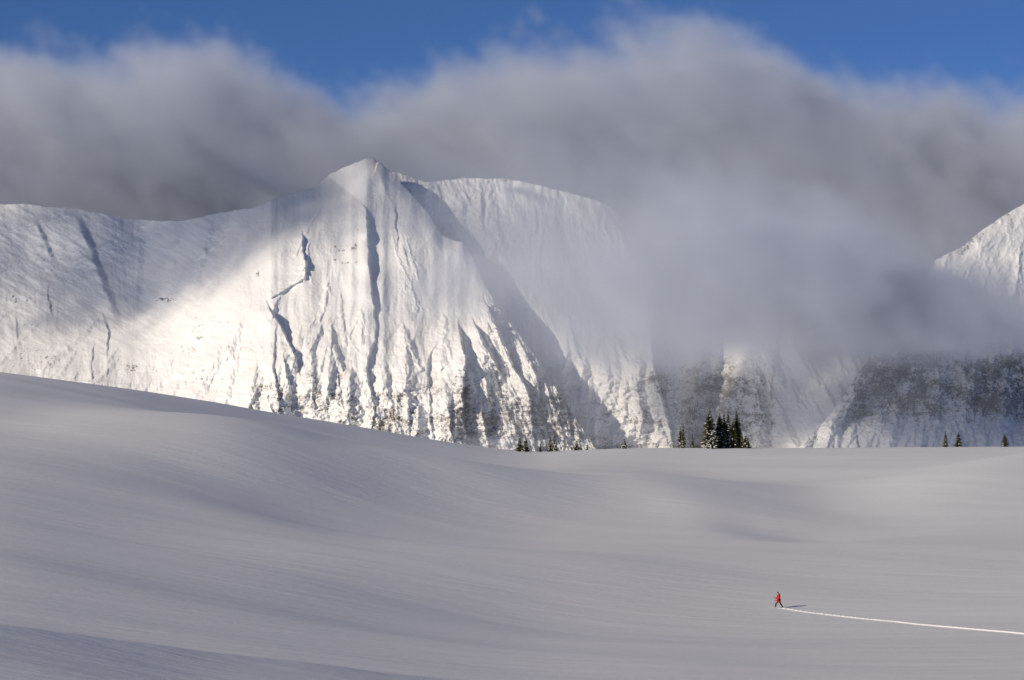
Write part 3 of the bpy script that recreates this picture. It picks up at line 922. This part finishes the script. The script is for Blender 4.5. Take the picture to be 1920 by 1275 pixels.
# ------------------------------------------------------------------ the walker
def skin_mesh(name, verts, edges, radii, mat, parent=None, sub=2, root_i=0):
    """Grow a smooth body round a stick figure (Skin + Subdivision), applied to one mesh."""
    me = bpy.data.meshes.new(name + "_sticks")
    me.from_pydata(verts, edges, [])
    tmp = bpy.data.objects.new(name + "_sticks", me)
    col.objects.link(tmp)
    tmp.modifiers.new("skin", 'SKIN')
    for i, r in enumerate(radii):
        rr = r if isinstance(r, tuple) else (r, r)
        me.skin_vertices[0].data[i].radius = rr
        me.skin_vertices[0].data[i].use_root = (i == root_i)
    sb = tmp.modifiers.new("sub", 'SUBSURF'); sb.levels = sub; sb.render_levels = sub
    dg = bpy.context.evaluated_depsgraph_get()
    new = bpy.data.meshes.new_from_object(tmp.evaluated_get(dg))
    bpy.data.objects.remove(tmp); bpy.data.meshes.remove(me)
    new.name = name
    new.materials.clear(); new.materials.append(mat)
    new.polygons.foreach_set("use_smooth", np.ones(len(new.polygons), dtype=bool))
    o = bpy.data.objects.new(name, new)
    col.objects.link(o)
    if parent: o.parent = parent
    return o

M_RED = simple_mat("red_shell_fabric", (0.62, 0.015, 0.02), 0.7, (9.0, (0.50, 0.012, 0.018)))
M_BLACK = simple_mat("black_softshell", (0.012, 0.012, 0.014), 0.8, (12.0, (0.02, 0.02, 0.024)))
M_HAIR = simple_mat("dark_hair", (0.012, 0.009, 0.008), 0.6, (30.0, (0.03, 0.02, 0.015)))
M_SKIN = simple_mat("skin", (0.50, 0.30, 0.22), 0.6, (20.0, (0.55, 0.33, 0.25)))
M_DECK = simple_mat("snowshoe_deck", (0.35, 0.16, 0.06), 0.6, (14.0, (0.45, 0.22, 0.09)))
M_TUBE = simple_mat("snowshoe_tube", (0.45, 0.45, 0.46), 0.4, (20.0, (0.55, 0.55, 0.56)))
M_EYE = simple_mat("eye", (0.02, 0.015, 0.012), 0.3, (40.0, (0.03, 0.02, 0.02)))

spot = hit(1460.5, 1140.0)
person = bpy.data.objects.new("person", None)
person.location = spot
PS = 30.6 / F * spot.y / 1.72
person.scale = (PS, PS, PS)
col.objects.link(person)
tag(person, "person in a long red jacket and black trousers striding left across the snow", "person")
# walker faces -X; y>0 is their right side (far from the camera), y<0 the near side
bv = [(0, 0, .90), (-.03, 0, 1.05), (-.05, 0, 1.25), (-.07, 0, 1.38), (-.09, 0, 1.45), (-.115, 0, 1.54), (-.125, 0, 1.60),   # 0-6 spine, neck, head
      (-.06, .17, 1.36), (-.16, .22, 1.12), (-.30, .20, .98), (-.46, .16, 1.12),      # 7-10 far arm, hand raised
      (-.06, -.17, 1.36), (-.02, -.24, 1.10), (-.18, -.22, .86), (-.38, -.17, .78),   # 11-14 near arm
      (-.02, .09, .86), (-.30, .09, .50), (-.36, .09, .10), (-.47, .09, .06),         # 15-18 leading leg
      (.02, -.09, .86), (.14, -.09, .48), (.36, -.09, .14), (.30, -.09, .05),         # 19-22 trailing leg
      (-.225, 0, 1.535)]                                                            # 23 nose
be = [(0, 1), (1, 2), (2, 3), (3, 4), (4, 5), (5, 6), (3, 7), (7, 8), (8, 9), (9, 10), (3, 11), (11, 12), (12, 13), (13, 14),
      (0, 15), (15, 16), (16, 17), (17, 18), (0, 19), (19, 20), (20, 21), (21, 22), (5, 23)]
br = [(.13, .15), (.12, .14), (.13, .17), (.09, .12), (.055, .055), (.085, .08), (.075, .07),
      .06, .05, .043, .035, .06, .05, .043, .035, .085, .062, .045, .04, .085, .062, .045, .04, .014]
skin_mesh("body", bv, be, br, M_SKIN, person)
# clothing a little outside the body
jv = [(.0, 0, .55), (-.005, 0, .80), (-.03, 0, 1.02), (-.05, 0, 1.24), (-.07, 0, 1.37), (-.09, 0, 1.43),
      (-.06, .18, 1.35), (-.16, .23, 1.12), (-.30, .20, .99), (-.40, .18, 1.07),
      (-.06, -.18, 1.35), (-.02, -.25, 1.10), (-.18, -.22, .87), (-.31, -.19, .80)]
je = [(0, 1), (1, 2), (2, 3), (3, 4), (4, 5), (4, 6), (6, 7), (7, 8), (8, 9), (4, 10), (10, 11), (11, 12), (12, 13)]
jr = [(.24, .23), (.21, .21), (.18, .19), (.18, .20), (.12, .15), (.08, .08), .09, .082, .075, .065, .09, .082, .075, .065]
jacket = skin_mesh("jacket", jv, je, jr, M_RED, person)
tv = [(0, 0, .84), (-.02, .10, .78), (-.29, .10, .49), (-.36, .09, .14), (.02, -.10, .78), (.14, -.10, .47), (.345, -.09, .18)]
te = [(0, 1), (1, 2), (2, 3), (0, 4), (4, 5), (5, 6)]
skin_mesh("trousers", tv, te, [.15, .115, .085, .075, .115, .085, .075], M_BLACK, person)
for nm, a in (("boot", [(-.36, .09, .17), (-.355, .09, .06), (-.44, .09, .045), (-.52, .09, .04)]), ("boot", [(.345, -.09, .22), (.365, -.09, .12), (.30, -.09, .05), (.235, -.09, .035)])):
    skin_mesh(nm, a, [(0, 1), (1, 2), (2, 3)], [.07, .065, .055, .042], M_BLACK, person)
# hat, long hair falling on the back
skin_mesh("hat", [(-.10, 0, 1.585), (-.115, 0, 1.64), (-.115, 0, 1.70)], [(0, 1), (1, 2)], [.115, .11, .055], M_BLACK, person)
skin_mesh("hair", [(-.08, 0, 1.57), (-.005, 0, 1.47), (.055, 0, 1.35), (.08, 0, 1.22), (.07, 0, 1.12)], [(0, 1), (1, 2), (2, 3), (3, 4)], [(.09, .10), (.09, .10), (.08, .10), (.07, .09), .03], M_HAIR, person)
for sy in (-.035, .035):
    skin_mesh("eye", [(-.185, sy, 1.555), (-.20, sy, 1.555)], [(0, 1)], [.012, .009], M_EYE, person, 1)
def glove(wrist, hand, curl):
    """Palm, four unequal bent fingers and a thumb, half closed."""
    w = Vector(wrist); hnd = Vector(hand); d = (hnd - w).normalized()
    side = Vector((0, 1, 0)); upv = d.cross(side).normalized() * curl
    vv = [w - d * .05, w, w + d * .05]; ee = [(0, 1), (1, 2)]; rr = [.04, .038, (.042, .036)]
    for k, (o_, ln) in enumerate(((-.036, .058), (-.012, .068), (.012, .064), (.034, .050))):
        b0 = w + d * .085 + side * o_; b1 = b0 + d * ln * .45 + upv * .012; b2 = b1 + d * ln * .15 + upv * ln * .6
        n0 = len(vv); vv += [b0, b1, b2]; ee += [(2, n0), (n0, n0 + 1), (n0 + 1, n0 + 2)]; rr += [.015, .014, .012]
    b0 = w + d * .03 - side * .045; b1 = b0 + d * .035 + upv * .03; n0 = len(vv)
    vv += [b0, b1]; ee += [(1, n0), (n0, n0 + 1)]; rr += [.016, .014]
    return skin_mesh("glove", [tuple(q) for q in vv], ee, rr, M_BLACK, person, 1, 1)
glove((-.43, .17, 1.10), (-.52, .15, 1.18), 1)
glove((-.34, -.18, .79), (-.43, -.16, .77), 1)

def snowshoe(cx_, cy_, cz_, tilt, label):
    root = bpy.data.objects.new("snowshoe", None)
    root.location = spot + Vector((cx_, cy_, cz_)) * PS; root.rotation_euler = (0, tilt, 0); root.scale = (PS, PS, PS)
    col.objects.link(root); tag(root, label, "snowshoe", "snowshoes on the walker's feet")
    ring = []
    n = 20
    for k in range(n):
        a = 2 * math.pi * k / n
        xx = -.32 * math.cos(a); w_ = .105 * (1 + .12 * math.cos(a))
        ring.append((xx, w_ * math.sin(a), .05 * max(0, math.cos(a)) ** 3))
    skin_mesh("frame", ring, [(k, (k + 1) % n) for k in range(n)], [.012] * n, M_TUBE, root, 1)
    mesh_obj("deck", [(x_ * .96, y_ * .96, z_ - .004) for x_, y_, z_ in ring] + [(x_ * .96, y_ * .96, z_ + .004) for x_, y_, z_ in ring],
             [tuple(range(n))[::-1], tuple(range(n, 2 * n))] + [(k, (k + 1) % n, n + (k + 1) % n, n + k) for k in range(n)], M_DECK, root)
    skin_mesh("binding", [(-.08, -.06, .01), (-.08, 0, .085), (-.08, .06, .01)], [(0, 1), (1, 2)], [.012] * 3, M_BLACK, root, 1)
snowshoe(-.43, .09, .0, 0.0, "snowshoe under the leading foot of the red-jacketed walker")
snowshoe(.30, -.09, .04, -0.18, "snowshoe under the trailing foot of the red-jacketed walker")

# ------------------------------------------------------------------ the broken track behind the walker
tp = [hit(x, y) for x, y in [(1442, 1138.0), (1454, 1139.2), (1470, 1142), (1500, 1147), (1540, 1152), (1600, 1159), (1680, 1166.5), (1750, 1174), (1830, 1181), (1920, 1189.5), (2060, 1203)]]
pts = np.array([[p.x, p.y] for p in tp])
cl = np.concatenate([[0], np.cumsum(np.hypot(*(pts[1:] - pts[:-1]).T))])
ss = np.arange(0, cl[-1], 0.07)
tx = np.interp(ss, cl, pts[:, 0]); ty = np.interp(ss, cl, pts[:, 1])
k = np.ones(31) / 31
tx[15:-15] = np.convolve(tx, k, 'valid'); ty[15:-15] = np.convolve(ty, k, 'valid')
ty = ty + 0.05 * fbm2(ss / 1.3, ss * 0, 61, 2)
prof = [(-.62, -.03), (-.40, .015), (-.22, .03), (-.10, .05), (.0, .105), (.08, .125), (.17, .10), (.30, .045), (.55, .02), (.75, -.03)]
P = np.zeros((len(prof), len(ss), 3))
for j, (o_, hh) in enumerate(prof):
    x_ = tx; y_ = ty + o_
    lump = fbm2(ss / .35, np.full_like(ss, j * .9), 62, 3) + .5 * np.sin(ss * 2 * np.pi / .62 + 1.5 * fbm2(ss / 2, ss * 0, 63, 2))
    hgt = hh * (1 + .28 * lump) * (0.35 + .65 * sm(.6, 2.2, ss)) if hh > .05 else hh + .012 * lump
    P[j, :, 0] = x_ + .04 * fbm2(ss / .3, np.full_like(ss, j * 1.3), 64, 2); P[j, :, 1] = y_; P[j, :, 2] = ground_h(x_, y_) + hgt
track = grid_mesh("snowshoe_track", P, M_TSNOW)
tag(track, "narrow trail of broken snow running from the walker to the right edge", "track", kind="structure")
print("done", round(time.time() - T0, 1))
